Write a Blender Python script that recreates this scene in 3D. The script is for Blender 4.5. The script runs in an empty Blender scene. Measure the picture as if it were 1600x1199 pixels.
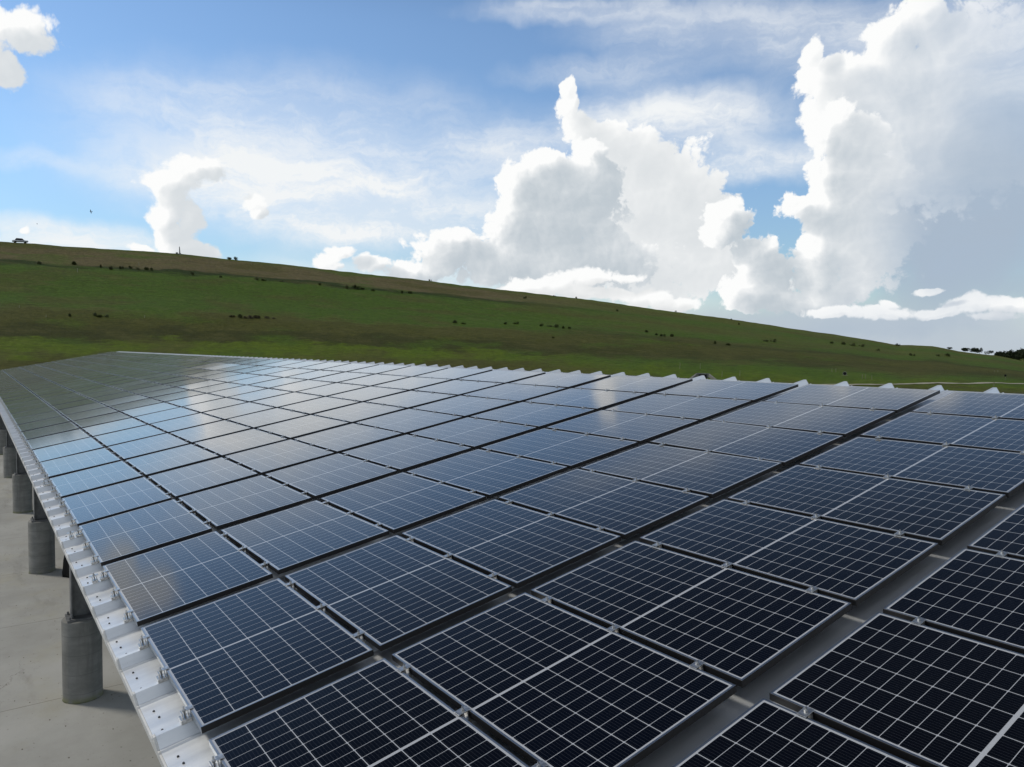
import bpy, bmesh, math, random
from mathutils import Vector, Matrix, noise as mnoise
R = math.radians
random.seed(7)
SC = bpy.context.scene
COL = SC.collection

# ------------------------------------------------------------------ camera
CAM = Vector((-3.8658, 0.8968, 1.9465))
RT = Vector((-0.590606, -0.806903, 0.00959)); DN = Vector((-0.041805, 0.018724, -0.998951)); FW = Vector((0.805876, -0.590387, -0.044788))
cd = bpy.data.cameras.new("camera"); cam = bpy.data.objects.new("camera", cd); COL.objects.link(cam)
cd.sensor_width = 36.0; cd.lens = 36.0 * 1158.98 / 1600.0
cd.clip_start = 0.05; cd.clip_end = 30000
M = Matrix.Identity(4)
for i in range(3):
    M[i][0] = RT[i]; M[i][1] = -DN[i]; M[i][2] = -FW[i]; M[i][3] = CAM[i]
cam.matrix_world = M
SC.camera = cam

# ------------------------------------------------------------------ exposure, sun
SC.view_settings.view_transform = 'Standard'; SC.view_settings.look = 'None'
SC.view_settings.gamma = 1; SC.view_settings.exposure = 0.0
SUN_AZ, SUN_EL = 40.0, 46.0
sl = bpy.data.lights.new("sun", 'SUN'); sl.energy = 1.9; sl.angle = R(9); sl.color = (1.0, 0.93, 0.82)
so = bpy.data.objects.new("sun", sl); COL.objects.link(so); so.location = (0, 0, 40)
sd = Vector((math.cos(R(SUN_AZ)) * math.cos(R(SUN_EL)), math.sin(R(SUN_AZ)) * math.cos(R(SUN_EL)), math.sin(R(SUN_EL))))
so.rotation_euler = (-sd).to_track_quat('-Z', 'Y').to_euler()

# ------------------------------------------------------------------ node helper
class NB:
    def __init__(s, tree): s.t = tree
    def put(s, inp, v):
        if v is None: return
        if isinstance(v, bpy.types.NodeSocket): s.t.links.new(v, inp)
        else:
            try: inp.default_value = v
            except Exception:
                inp.default_value = (v[0], v[1], v[2], 1.0) if hasattr(v, '__len__') else (v,) * len(inp.default_value)
    def node(s, typ, **kw):
        n = s.t.nodes.new(typ)
        for k, v in kw.items(): setattr(n, k, v)
        return n
    def m(s, op, a, b=None, c=None, clamp=False):
        n = s.node('ShaderNodeMath', operation=op, use_clamp=clamp)
        for i, v in enumerate((a, b, c)): s.put(n.inputs[i], v)
        return n.outputs[0]
    def v(s, op, a, b=None, c=None, out=0):
        n = s.node('ShaderNodeVectorMath', operation=op)
        for i, x in enumerate((a, b, c)): s.put(n.inputs[i], x)
        return n.outputs[out]
    def length(s, a): return s.v('LENGTH', a, out='Value')
    def mix(s, f, a, b, typ='MIX'):
        n = s.node('ShaderNodeMix', data_type='RGBA', blend_type=typ)
        s.put(n.inputs['Factor'], f); s.put(n.inputs[6], a); s.put(n.inputs[7], b)
        return n.outputs[2]
    def step(s, x, a, b):       # smooth 0..1 between a and b
        n = s.node('ShaderNodeMapRange', interpolation_type='SMOOTHSTEP', clamp=True)
        s.put(n.inputs[0], x); s.put(n.inputs[1], a); s.put(n.inputs[2], b)
        return n.outputs[0]
    def noise(s, vec, scale, detail=4, rough=0.5, dim='3D', out=0, dist=0):
        n = s.node('ShaderNodeTexNoise', noise_dimensions=dim)
        s.put(n.inputs['Vector'], vec); n.inputs['Scale'].default_value = scale
        n.inputs['Detail'].default_value = detail; n.inputs['Roughness'].default_value = rough
        n.inputs['Distortion'].default_value = dist
        return n.outputs[out]
    def voro(s, vec, scale, detail=2, rough=0.5, dim='2D'):
        n = s.node('ShaderNodeTexVoronoi', voronoi_dimensions=dim, feature='F1')
        s.put(n.inputs['Vector'], vec); n.inputs['Scale'].default_value = scale
        n.inputs['Detail'].default_value = detail; n.inputs['Roughness'].default_value = rough
        n.inputs['Lacunarity'].default_value = 2.3
        return n.outputs['Distance']
    def ramp(s, x, stops, interp='LINEAR'):
        n = s.node('ShaderNodeValToRGB'); n.color_ramp.interpolation = interp
        e = n.color_ramp.elements
        while len(e) < len(stops): e.new(0.5)
        for k, (p, c) in enumerate(stops):
            e[k].position = p; e[k].color = (c[0], c[1], c[2], 1) if hasattr(c, '__len__') else (c, c, c, 1)
        s.put(n.inputs[0], x)
        return n.outputs[0]
    def xyz(s, a):
        n = s.node('ShaderNodeSeparateXYZ'); s.put(n.inputs[0], a); return n.outputs
    def comb(s, x=0, y=0, z=0):
        n = s.node('ShaderNodeCombineXYZ')
        for i, q in enumerate((x, y, z)): s.put(n.inputs[i], q)
        return n.outputs[0]

# ------------------------------------------------------------------ sky: Nishita + procedural clouds over azimuth / elevation (degrees)
BK = [(-66.5, 17.5, 5.5, 4.8), (-70.5, 14.5, 5.0, 5.0), (-66.0, 13.0, 5.0, 4.0), (-39.99, 19.14, 0.87, 0.85), (-40.11, 17.94, 1.26, 1.13), (-41.29, 16.66, 1.64, 1.41), (-43.09, 15.3, 2.64, 2.0), (-45.26, 14.13, 3.8, 2.78), (-48.13, 12.23, 4.21, 3.39), (-45.8, 10.93, 5.69, 4.14), (-48.65, 9.48, 5.13, 3.69), (-50.47, 11.24, 1.84, 1.81), (-51.48, 6.63, 5.02, 2.79), (-54.23, 4.72, 3.11, 1.85), (-45.88, 6.24, 7.6, 3.33), (-64.42, 21.47, 1.73, 1.46), (-62.73, 20.75, 2.17, 1.49), (-60.43, 18.79, 2.91, 1.57), (-57.64, 20.07, 0.84, 1.18), (-58.61, 18.3, 1.91, 1.76), (-59.89, 16.56, 3.02, 2.27), (-62.63, 17.8, 3.12, 3.89), (-63.15, 13.77, 3.49, 4.46), (-67.07, 16.59, 0.72, 1.06), (-67.87, 15.71, 1.06, 0.84), (-70.07, 13.61, 0.74, 0.83)]
FR = [(-62.0, 9.2, 3.6, 5.2), (-2.91, 19.37, 2.71, 1.56), (-2.19, 16.86, 1.2, 1.31), (-0.65, 17.9, 1.93, 2.11), (-13.0, 12.39, 2.31, 1.02), (-14.25, 12.26, 1.09, 0.86), (-11.44, 11.22, 2.02, 1.35), (-11.67, 9.89, 1.62, 1.54), (-11.18, 8.99, 1.69, 1.55), (-11.97, 7.57, 1.79, 1.48), (-12.95, 6.76, 2.65, 0.8), (-9.8, 6.56, 1.18, 0.43), (-12.97, 8.82, 1.08, 1.13), (-17.02, 10.4, 1.14, 0.89), (-17.32, 9.53, 0.79, 0.71), (-3.1, 7.35, 0.45, 0.36), (-23.39, 7.28, 1.12, 0.65), (-22.46, 6.49, 1.48, 0.75), (-25.36, 6.5, 1.61, 0.85), (-30.75, 7.21, 3.11, 2.01), (-28.81, 5.88, 2.61, 1.15), (-32.2, 8.1, 1.95, 1.24), (-35.15, 6.71, 3.92, 2.12), (-36.1, 10.05, 2.74, 2.07), (-36.67, 12.39, 2.25, 2.03), (-38.51, 13.59, 2.63, 1.46), (-39.99, 11.93, 4.37, 2.31), (-42.19, 14.46, 1.64, 1.17), (-41.93, 12.38, 3.19, 2.39), (-39.05, 9.6, 5.85, 3.3), (-41.04, 6.74, 7.28, 2.88), (-51.96, 10.06, 1.72, 1.27), (-51.8, 8.83, 2.18, 1.56), (-54.17, 7.2, 2.04, 1.37), (-54.86, 6.09, 2.47, 2.01), (-53.8, 4.26, 2.68, 1.39), (-58.71, 14.84, 1.66, 1.5), (-59.5, 15.79, 1.64, 1.23), (-60.77, 14.22, 2.42, 1.9), (-59.19, 12.4, 2.15, 1.96), (-57.48, 10.36, 2.21, 1.14), (-59.26, 9.91, 2.32, 2.17), (-58.58, 7.09, 2.01, 2.04), (-58.47, 5.08, 1.85, 1.71), (-60.15, 4.33, 1.48, 0.89), (-57.32, 3.57, 3.6, 0.91), (-61.26, 11.05, 2.41, 3.81), (-61.38, 6.75, 2.01, 3.05)]
LO = [(-38.12, 4.9, 3.93, 0.97), (-41.79, 5.59, 3.11, 0.87), (-44.69, 5.68, 1.73, 0.48), (-46.39, 4.04, 2.19, 0.77), (-42.53, 4.23, 4.37, 0.78), (-48.77, 3.46, 2.34, 0.57), (-65.3, 4.35, 1.2, 0.24), (-68.9, 2.4, 1.9, 0.4), (-62.69, 2.87, 2.21, 0.61), (-63.07, 3.38, 0.86, 0.44), (-66.13, 2.81, 1.85, 0.51), (-67.93, 3.28, 2.14, 0.75), (-70.19, 3.14, 1.69, 0.73), (-59.44, 2.91, 2.5, 0.45)]
VE = [(21.0, 20.0, 12.0, 13.0, 0.8), (-17.0, 12.2, 9.0, 3.0, 0.5), (-21.73, 14.09, 19.49, 6.4, 0.50), (-23.5, 10.2, 15.0, 3.3, 0.95), (-20.36, 11.34, 14.69, 2.24, 0.45), (-27.36, 9.62, 9.49, 1.87, 0.6), (-14.28, 16.37, 11.64, 2.46, 0.22), (-30.71, 14.1, 10.53, 2.71, 0.28), (-5.21, 7.06, 8.29, 1.65, 0.7), (-3.87, 11.8, 5.93, 0.78, 0.2), (-40.78, 24.2, 10.0, 1.02, 0.45), (-51.12, 22.62, 11.63, 2.35, 0.45), (-48.04, 16.66, 11.53, 3.02, 0.7), (-54.47, 13.47, 7.46, 1.74, 0.7), (-43.73, 20.23, 9.0, 1.33, 0.35), (-37.03, 15.12, 6.8, 2.06, 0.3), (-58.94, 21.0, 8.22, 2.68, 0.5), (-68.82, 18.33, 5.17, 5.09, 0.5), (-63.51, 1.68, 12.42, 1.75, 0.6), (-31.25, 4.72, 25.55, 2.9, 0.45)]  # first veil is unseen, added left of view for the eave to reflect
RAF = [(-66.6, 8.2, 4.6, 6.2, 0.8), (-69.5, 11.0, 4.0, 7.0, 0.6), (-62.5, 2.2, 9.0, 1.6, 0.35)]
RA = [(-66.36, 7.34, 5.5, 7.02, 0.85), (-64.39, 10.79, 3.8, 7.8, 0.75), (-69.12, 9.55, 4.83, 6.72, 0.85), (-65.04, 13.96, 3.37, 4.38, 0.4), (-57.35, 2.15, 11.91, 1.56, 0.55)]

def build_world():
    w = bpy.data.worlds.new("World"); SC.world = w; w.use_nodes = True
    t = w.node_tree; t.nodes.clear(); b = NB(t)
    out = b.node('ShaderNodeOutputWorld'); bg = b.node('ShaderNodeBackground'); bg.inputs['Strength'].default_value = 0.1
    t.links.new(bg.outputs[0], out.inputs[0])
    sky = b.node('ShaderNodeTexSky', sky_type='NISHITA', sun_disc=False)
    sky.sun_elevation = R(SUN_EL); sky.sun_rotation = R(90 - SUN_AZ)
    sky.altitude = 0; sky.air_density = 1.0; sky.dust_density = 0.0; sky.ozone_density = 3.0
    d = b.node('ShaderNodeTexCoord').outputs['Generated']
    dx, dy, dz = b.xyz(b.v('NORMALIZE', d))
    az = b.m('MULTIPLY', b.m('ARCTAN2', dy, dx), 57.29578)
    el = b.m('MULTIPLY', b.m('ARCSINE', dz), 57.29578)
    q = b.comb(az, el, 0)
    warp = b.v('SUBTRACT', b.noise(q, 0.22, 4, 0.55, '2D', 'Color'), (0.5, 0.5, 0.5))
    qw = b.v('MULTIPLY_ADD', warp, (1.7, 1.5, 0), q)
    def smin(qq, blobs, k=0.30):
        acc = None
        for cx, cy, rx, ry in blobs:
            l = b.length(b.v('MULTIPLY_ADD', qq, (0.88 / rx, 0.88 / ry, 0), (-0.88 * cx / rx, -0.88 * cy / ry, 0)))
            acc = l if acc is None else b.m('SMOOTH_MIN', acc, l, k)
        return acc
    OFF = ((0, 0, 0), (0.30, 0.20, 0), (1.5, 1.0, 0))
    QS, NZ = [], []
    for k, off in enumerate(OFF):          # billows, shared by all cloud layers
        qs = b.v('ADD', qw, off) if k else qw; QS.append(qs)
        vo = b.voro(qs, 0.58, 3.0 if k < 2 else 1.0, 0.52)
        NZ.append(b.m('MULTIPLY', b.m('SUBTRACT', 0.42, vo), 0.55 if k < 2 else 0.34))
    fray = b.m('MULTIPLY', b.m('SUBTRACT', b.noise(qw, 1.6, 6, 0.62, '2D'), 0.5), 0.32)
    def dens(blobs, k):
        return b.m('MULTIPLY_ADD', b.m('SUBTRACT', 1.0, smin(QS[k], blobs)), 1.35, NZ[k])
    def soft(qq, blobs):
        acc = None
        for cx, cy, rx, ry, a in blobs:
            l = b.length(b.v('MULTIPLY_ADD', qq, (1 / rx, 1 / ry, 0), (-cx / rx, -cy / ry, 0)))
            f = b.m('MULTIPLY', b.step(l, 1.15, 0.25), a)
            acc = f if acc is None else b.m('SUBTRACT', b.m('ADD', acc, f), b.m('MULTIPLY', acc, f))
        return acc
    # veils of high cloud
    qv = b.v('MULTIPLY_ADD', warp, (5.0, 2.0, 0), q)
    streak = b.noise(b.v('MULTIPLY', qv, (0.06, 0.26, 0)), 1.0, 7, 0.6, '2D')
    ve = soft(qv, VE)
    fil = b.noise(b.v('MULTIPLY_ADD', b.v('MULTIPLY', warp, (6.0, 3.0, 0)), (1, 1, 0), b.v('MULTIPLY', q, (0.22, 0.85, 0))), 1.0, 7, 0.65, '2D')
    streak = b.m('MULTIPLY_ADD', b.m('SUBTRACT', fil, 0.5), 0.36, streak)
    va = b.m('MULTIPLY', ve, b.m('MULTIPLY_ADD', b.step(streak, 0.28, 0.72), 0.85, 0.58), clamp=True)
    col = b.mix(1.0, sky.outputs[0], b.mix(b.step(el, 22.5, 36.0), b.mix(b.step(el, 2.0, 15.0), (1.02, 1.08, 1.06, 1), (1.36, 1.42, 1.42, 1)), (0.24, 0.28, 0.32, 1)), 'MULTIPLY')  # sky above the view dimmed so the near panels reflect less
    # broken cloud added over the unseen sky behind the viewer, as fill light
    far = b.step(b.m('ABSOLUTE', b.m('ADD', az, 36.0)), 48.0, 75.0)
    brk = b.step(b.noise(d, 2.6, 5, 0.58), 0.40, 0.56)
    brk = b.m('MULTIPLY', brk, far)
    col = b.mix(b.m('MULTIPLY', brk, 0.85), col, (7.5, 7.7, 8.0, 1))
    col = b.mix(va, col, (8.9, 9.15, 9.3, 1))
    hz = b.m('MULTIPLY', b.step(el, 5.5, 0.5), b.m('MULTIPLY_ADD', b.step(az, -28.0, -50.0), 0.45, 0.5))
    col = b.mix(hz, col, b.mix(b.step(az, -40.0, -64.0), (7.9, 8.3, 8.5, 1), (4.9, 5.6, 6.4, 1)))
    # rain-grey air at the right
    ra = soft(qv, RA)
    col = b.mix(ra, col, (4.0, 4.75, 5.7, 1))
    # towering cumulus: hazy towers behind, turrets in front, low puffs
    right = b.step(az, -56.0, -64.0)
    fade = b.m('MULTIPLY_ADD', b.step(b.m('MULTIPLY_ADD', el, -0.12, az), -67.5, -62.6), 1.0, 0.0)
    for blobs, sh_l, sh_r, kk, rl, soft_ in ((BK, (7.0, 7.35, 7.6, 1), (5.4, 6.1, 6.9, 1), 1.5, 0.45, 0.24), (FR, b.mix(b.step(az, -22.0, -32.0), (6.9, 7.3, 7.6, 1), (5.3, 5.9, 6.4, 1)), (6.4, 6.9, 7.4, 1), b.m('MULTIPLY_ADD', b.step(az, -32.0, -20.0), 1.2, 2.6), 0.8, b.m('MULTIPLY_ADD', b.step(az, -32.0, -20.0), 0.16, 0.20)), (LO, (7.2, 7.4, 7.5, 1), (6.0, 6.5, 7.1, 1), 1.6, 0.5, 0.36)):
        D0, D1, D2 = (dens(blobs, k) for k in range(3))
        a = b.step(b.m('ADD', D0, fray), -0.02, soft_)
        if blobs is FR: a = b.m('MULTIPLY', a, fade)
        if blobs is BK: a = b.m('MULTIPLY', a, b.m('MULTIPLY_ADD', b.step(az, -71.5, -63.5), 0.75, 0.25))
        lit = b.m('POWER', 2.71828, b.m('MULTIPLY', b.m('MAXIMUM', D2, 0.0), b.m('MULTIPLY', kk, -1.0)))
        lit = b.m('MULTIPLY_ADD', b.m('SUBTRACT', D0, D1), b.m('MULTIPLY_ADD', lit, rl * 0.7, rl * 0.3), lit, clamp=True)
        col = b.mix(a, col, b.mix(lit, b.mix(right, sh_l, sh_r), (9.8, 9.85, 9.8, 1)))
    col = b.mix(b.m('MULTIPLY', soft(qv, RAF), b.m('MULTIPLY_ADD', b.step(streak, 0.3, 0.72), -0.45, 1.0)), col, (4.0, 4.95, 6.15, 1))
    t.links.new(col, bg.inputs['Color'])
    w.cycles.sampling_method = 'NONE'
build_world()

# ------------------------------------------------------------------ mesh helpers
def mesh_obj(name, bm, mat, parent=None, smooth=False):
    me = bpy.data.meshes.new(name); bm.normal_update(); bm.to_mesh(me); bm.free()
    if mat: me.materials.append(mat)
    if smooth:
        for p in me.polygons: p.use_smooth = True
    o = bpy.data.objects.new(name, me); COL.objects.link(o)
    if parent: o.parent = parent
    return o
def tag(o, label=None, cat=None, group=None, kind=None):
    if label: o['label'] = label
    if cat: o['category'] = cat
    if group: o['group'] = group
    if kind: o['kind'] = kind
    return o
def empty(name, loc=(0, 0, 0), rot=(0, 0, 0)):
    o = bpy.data.objects.new(name, None); COL.objects.link(o)
    o.location = loc; o.rotation_euler = rot; o.empty_display_size = 0.1
    return o
def add_box(bm, x0, x1, y0, y1, z0, z1, bev=0):
    vs = [bm.verts.new((x, y, z)) for x in (x0, x1) for y in (y0, y1) for z in (z0, z1)]
    fs = [bm.faces.new([vs[i] for i in f]) for f in ((0, 1, 3, 2), (4, 6, 7, 5), (0, 4, 5, 1), (2, 3, 7, 6), (0, 2, 6, 4), (1, 5, 7, 3))]
    if bev:
        es = list({e for f in fs for e in f.edges})
        bmesh.ops.bevel(bm, geom=es, offset=bev, segments=2, affect='EDGES', profile=0.5)
def add_lathe(bm, prof, n=32, cx=0, cy=0, wob=0):
    rings = []
    for r, z in prof:
        rings.append([bm.verts.new((cx + r * math.cos(2 * math.pi * i / n) * (1 + wob * random.uniform(-1, 1)), cy + r * math.sin(2 * math.pi * i / n) * (1 + wob * random.uniform(-1, 1)), z)) for i in range(n)])
    for a, c in zip(rings, rings[1:]):
        for i in range(n): bm.faces.new((a[i], a[(i + 1) % n], c[(i + 1) % n], c[i]))
    bm.faces.new(rings[0][::-1]); bm.faces.new(rings[-1])
def add_tube(bm, p0, p1, r, n=10, r1=None):
    p0 = Vector(p0); p1 = Vector(p1); r1 = r if r1 is None else r1
    z = (p1 - p0).normalized(); x = z.orthogonal().normalized(); y = z.cross(x)
    A = [bm.verts.new(p0 + (x * math.cos(2 * math.pi * i / n) + y * math.sin(2 * math.pi * i / n)) * r) for i in range(n)]
    B = [bm.verts.new(p1 + (x * math.cos(2 * math.pi * i / n) + y * math.sin(2 * math.pi * i / n)) * r1) for i in range(n)]
    for i in range(n): bm.faces.new((A[i], A[(i + 1) % n], B[(i + 1) % n], B[i]))
    bm.faces.new(A[::-1]); bm.faces.new(B)

# ------------------------------------------------------------------ materials
def mat(name, col=(0.5, 0.5, 0.5), rough=0.5, metal=0.0, spec=0.5):
    m = bpy.data.materials.new(name); m.use_nodes = True
    p = m.node_tree.nodes['Principled BSDF']
    p.inputs['Base Color'].default_value = (*col, 1); p.inputs['Roughness'].default_value = rough
    p.inputs['Metallic'].default_value = metal; p.inputs['Specular IOR Level'].default_value = spec
    return m, NB(m.node_tree), p
def objc(b): return b.node('ShaderNodeTexCoord').outputs['Object']
def bump(b, p, h, strength, dist):
    n = b.node('ShaderNodeBump'); n.inputs['Strength'].default_value = strength; n.inputs['Distance'].default_value = dist
    b.put(n.inputs['Height'], h); b.put(p.inputs['Normal'], n.outputs[0])
MAT = {}
PL, PW = 1.642, 0.977        # panel length along the eave, width up the slope
def m_cells():
    m, b, p = mat('solar_cells', rough=0.05)
    x, y, z = b.xyz(objc(b))
    Lh, Wh, mid = PL / 2 - 0.020, PW / 2 - 0.020, 0.0075
    px, py = (Lh - mid) / 10, 2 * Wh / 6
    ax = b.m('ABSOLUTE', x)
    sx = b.m('SUBTRACT', ax, mid)
    fx = b.m('ABSOLUTE', b.m('SUBTRACT', b.m('FRACT', b.m('ADD', b.m('DIVIDE', sx, px), 0.5)), 0.5))
    fx = b.m('MULTIPLY', fx, px)
    fy = b.m('ABSOLUTE', b.m('SUBTRACT', b.m('FRACT', b.m('ADD', b.m('DIVIDE', b.m('ADD', y, Wh), py), 0.5)), 0.5))
    fy = b.m('MULTIPLY', fy, py)
    line = b.m('MAXIMUM', b.m('LESS_THAN', fx, 0.0014), b.m('LESS_THAN', fy, 0.0021))
    line = b.m('MAXIMUM', line, b.m('LESS_THAN', b.m('ADD', fx, fy), 0.0075))
    line = b.m('MAXIMUM', line, b.m('LESS_THAN', ax, mid))
    line = b.m('MAXIMUM', line, b.m('GREATER_THAN', ax, Lh))
    line = b.m('MAXIMUM', line, b.m('GREATER_THAN', b.m('ABSOLUTE', y), Wh))
    bb = b.m('LESS_THAN', b.m('ABSOLUTE', b.m('SUBTRACT', b.m('FRACT', b.m('MULTIPLY', b.m('ADD', y, Wh), 9 / py)), 0.5)), 0.035)
    rnd = b.node('ShaderNodeObjectInfo').outputs['Random']
    cell = b.mix(rnd, (0.0012, 0.0018, 0.0052, 1), (0.0022, 0.0024, 0.0040, 1))
    cell = b.mix(b.m('MULTIPLY', bb, 0.35), cell, (0.09, 0.10, 0.12, 1))
    c = b.mix(line, cell, (0.42, 0.44, 0.47, 1))
    dust = b.m('MULTIPLY', b.step(b.noise(objc(b), 9, 6, 0.65), 0.5, 0.85), 0.005)
    c = b.mix(dust, c, (0.45, 0.40, 0.33, 1))
    b.put(p.inputs['Base Color'], c)
    gl = b.node('ShaderNodeNewGeometry').outputs['Position']
    b.put(p.inputs['Roughness'], b.m('MULTIPLY_ADD', b.noise(gl, 1.3, 4, 0.6), 0.08, 0.06))
    p.inputs['IOR'].default_value = 1.16
    p.inputs['Sheen Weight'].default_value = 0.16; p.inputs['Sheen Roughness'].default_value = 0.28; p.inputs['Sheen Tint'].default_value = (0.9, 0.88, 0.85, 1)
    p.inputs['Coat Weight'].default_value = 1.0; p.inputs['Coat IOR'].default_value = 1.20; p.inputs['Coat Roughness'].default_value = 0.09
    return m
MAT['cells'] = m_cells()
m, b, p = mat('frame_aluminium', (0.48, 0.49, 0.50), 0.32, 1.0)
MAT['frame'] = m
m, b, p = mat('frame_gap_shade', (0.018, 0.018, 0.019), 0.45, 0.3); MAT['gap_shade'] = m  # black colour stands in for the shade between the frames
m, b, p = mat('clamp_metal', (0.62, 0.62, 0.61), 0.32, 0.9)
b.put(p.inputs['Base Color'], b.mix(b.step(b.noise(objc(b), 60, 3), 0.35, 0.7), (0.42, 0.42, 0.41, 1), (0.7, 0.7, 0.69, 1)))
MAT['clamp'] = m
m, b, p = mat('roof_metal', (0.62, 0.63, 0.63), 0.36, 0.66)
o = objc(b)
st = b.noise(b.v('MULTIPLY', o, (3.0, 0.35, 3.0)), 2.2, 6, 0.65)
sp = b.step(b.noise(o, 55, 4, 0.7), 0.60, 0.78)
c = b.mix(b.step(st, 0.3, 0.75), (0.70, 0.735, 0.765, 1), (0.83, 0.86, 0.885, 1))
c = b.mix(b.m('MULTIPLY', sp, 0.25), c, (0.30, 0.29, 0.27, 1))
b.put(p.inputs['Base Color'], c); b.put(p.inputs['Roughness'], b.m('MULTIPLY_ADD', st, 0.25, 0.30))
bump(b, p, b.noise(b.v('MULTIPLY', o, (1.0, 0.15, 1.0)), 6, 3), 0.15, 0.01)
MAT['roof'] = m
m, b, p = mat('trim_metal', (0.7, 0.7, 0.68), 0.5, 0.1)
b.put(p.inputs['Base Color'], b.mix(b.step(b.noise(objc(b), 8, 5, 0.6), 0.35, 0.7), (0.60, 0.60, 0.58, 1), (0.74, 0.74, 0.72, 1)))
MAT['trim'] = m
m, b, p = mat('screw_steel', (0.06, 0.06, 0.06), 0.5, 0.4); MAT['screw'] = m
m, b, p = mat('post_steel', (0.16, 0.165, 0.17), 0.5, 0.4)
b.put(p.inputs['Base Color'], b.mix(b.step(b.noise(objc(b), 7, 5, 0.6), 0.3, 0.75), (0.11, 0.115, 0.12, 1), (0.21, 0.21, 0.21, 1)))
MAT['steel'] = m
m, b, p = mat('pedestal_concrete', rough=0.9)
o = objc(b); g = b.xyz(o)
st = b.noise(b.v('MULTIPLY', o, (1, 1, 2.2)), 3.0, 7, 0.6)
c = b.mix(b.step(st, 0.3, 0.72), (0.17, 0.168, 0.152, 1), (0.25, 0.245, 0.225, 1))
stn = b.step(b.noise(b.v('MULTIPLY', o, (6, 6, 0.7)), 1.0, 5, 0.6), 0.5, 0.7)
c = b.mix(b.m('MULTIPLY', stn, 0.45), c, (0.10, 0.098, 0.088, 1))
ring = b.step(b.m('ABSOLUTE', b.m('SUBTRACT', b.m('FRACT', b.m('MULTIPLY', b.m('ADD', g[2], b.m('MULTIPLY', st, 0.02)), 3.7)), 0.5)), 0.04, 0.0)
c = b.mix(b.m('MULTIPLY', ring, 0.45), c, (0.11, 0.11, 0.10, 1))
moss = b.m('MULTIPLY', b.step(g[2], 0.10, 0.0), b.step(b.noise(o, 5, 4), 0.42, 0.6))
c = b.mix(b.m('MULTIPLY', moss, 0.6), c, (0.16, 0.17, 0.03, 1))
b.put(p.inputs['Base Color'], c); bump(b, p, b.noise(o, 40, 6, 0.7), 0.2, 0.005)
MAT['pedestal'] = m
m, b, p = mat('slab_concrete', rough=0.88)
o = objc(b); gx, gy, gz = b.xyz(o)
n1 = b.noise(o, 0.45, 8, 0.62); n2 = b.noise(o, 4.5, 8, 0.7)
c = b.mix(b.step(n1, 0.32, 0.7), (0.29, 0.289, 0.265, 1), (0.40, 0.398, 0.372, 1))
c = b.mix(b.m('MULTIPLY', b.step(n2, 0.56, 0.8), 0.45), c, (0.19, 0.175, 0.15, 1))
yl = b.step(b.noise(b.v('ADD', o, (13, 5, 0)), 0.7, 5, 0.6), 0.52, 0.72)
c = b.mix(b.m('MULTIPLY', yl, 0.35), c, (0.36, 0.335, 0.235, 1))
spk = b.step(b.noise(o, 16, 3, 0.6), 0.66, 0.72)
c = b.mix(b.m('MULTIPLY', spk, 0.5), c, (0.12, 0.11, 0.10, 1))
dk = b.step(b.noise(b.v('MULTIPLY', b.v('ADD', o, (3, 9, 0)), (0.35, 1.3, 1)), 0.9, 8, 0.68), 0.54, 0.74)
c = b.mix(b.m('MULTIPLY', dk, 0.5), c, (0.16, 0.155, 0.135, 1))
vc = b.node('ShaderNodeTexVoronoi', voronoi_dimensions='2D', feature='DISTANCE_TO_EDGE'); b.put(vc.inputs['Vector'], b.v('MULTIPLY_ADD', b.noise(o, 1.2, 5, 0.6, out=1), (0.9, 0.9, 0), o)); vc.inputs['Scale'].default_value = 0.33
cr = b.m('MULTIPLY', b.step(vc.outputs['Distance'], 0.0030, 0.0008), b.step(n1, 0.50, 0.60))
c = b.mix(b.m('MULTIPLY', cr, 0.55), c, (0.11, 0.105, 0.09, 1))
cb = b.voro(b.v('MULTIPLY', o, (1.0, 2.1, 1)), 2.6, 0)
c = b.mix(b.m('MULTIPLY', b.step(cb, 0.060, 0.035), b.step(n2, 0.50, 0.58)), c, (0.10, 0.09, 0.07, 1))
# sawn joints of the slab
jx = b.m('ABSOLUTE', b.m('SUBTRACT', b.m('FRACT', b.m('DIVIDE', b.m('ADD', gx, 0.9), 3.6)), 0.5))
jy = b.m('ABSOLUTE', b.m('SUBTRACT', b.m('FRACT', b.m('DIVIDE', b.m('ADD', gy, 0.75), 3.6)), 0.5))
j = b.m('MAXIMUM', b.step(jx, 0.0035, 0.001), b.step(jy, 0.0035, 0.001))
c = b.mix(b.m('MULTIPLY', j, 0.6), c, (0.10, 0.095, 0.08, 1))
b.put(p.inputs['Base Color'], c); bump(b, p, n2, 0.25, 0.02)
MAT['slab'] = m

# ------------------------------------------------------------------ terrain (one sheet, out to the horizon)
SKY = [(-180, 0.0), (-90, -0.45), (-75, -0.45), (-70.81, -0.4), (-69.44, -0.05), (-67.31, 0.22), (-65.83, 0.55), (-63.54, 0.63), (-61.54, 1.02), (-59.49, 1.37), (-55.18, 2.02), (-52.03, 2.5), (-48.31, 3.03), (-44.48, 3.61), (-41.07, 4.04), (-36.16, 4.59), (-31.25, 5.06), (-26.41, 5.53), (-21.72, 5.95), (-17.22, 6.23), (-12.13, 6.53), (-8.17, 6.53), (-5.2, 6.48), (-3.43, 6.54), (-1.73, 6.51), (8, 6.6), (20, 6.4), (45, 4.5), (75, 1.5), (95, -0.4), (120, -0.4), (180, 0.0)]
DST = [(-180, 380), (-71, 380), (-55, 360), (-40, 330), (-20, 300), (0, 290), (40, 300), (95, 360), (180, 380)]
def lut(t, x):
    for (a, va), (c, vc) in zip(t, t[1:]):
        if x <= c: return va + (vc - va) * (x - a) / (c - a)
    return t[-1][1]
ZB, R0 = -3.06, 112.0
def smooth01(x): x = max(0.0, min(1.0, x)); return x * x * (3 - 2 * x)
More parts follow.
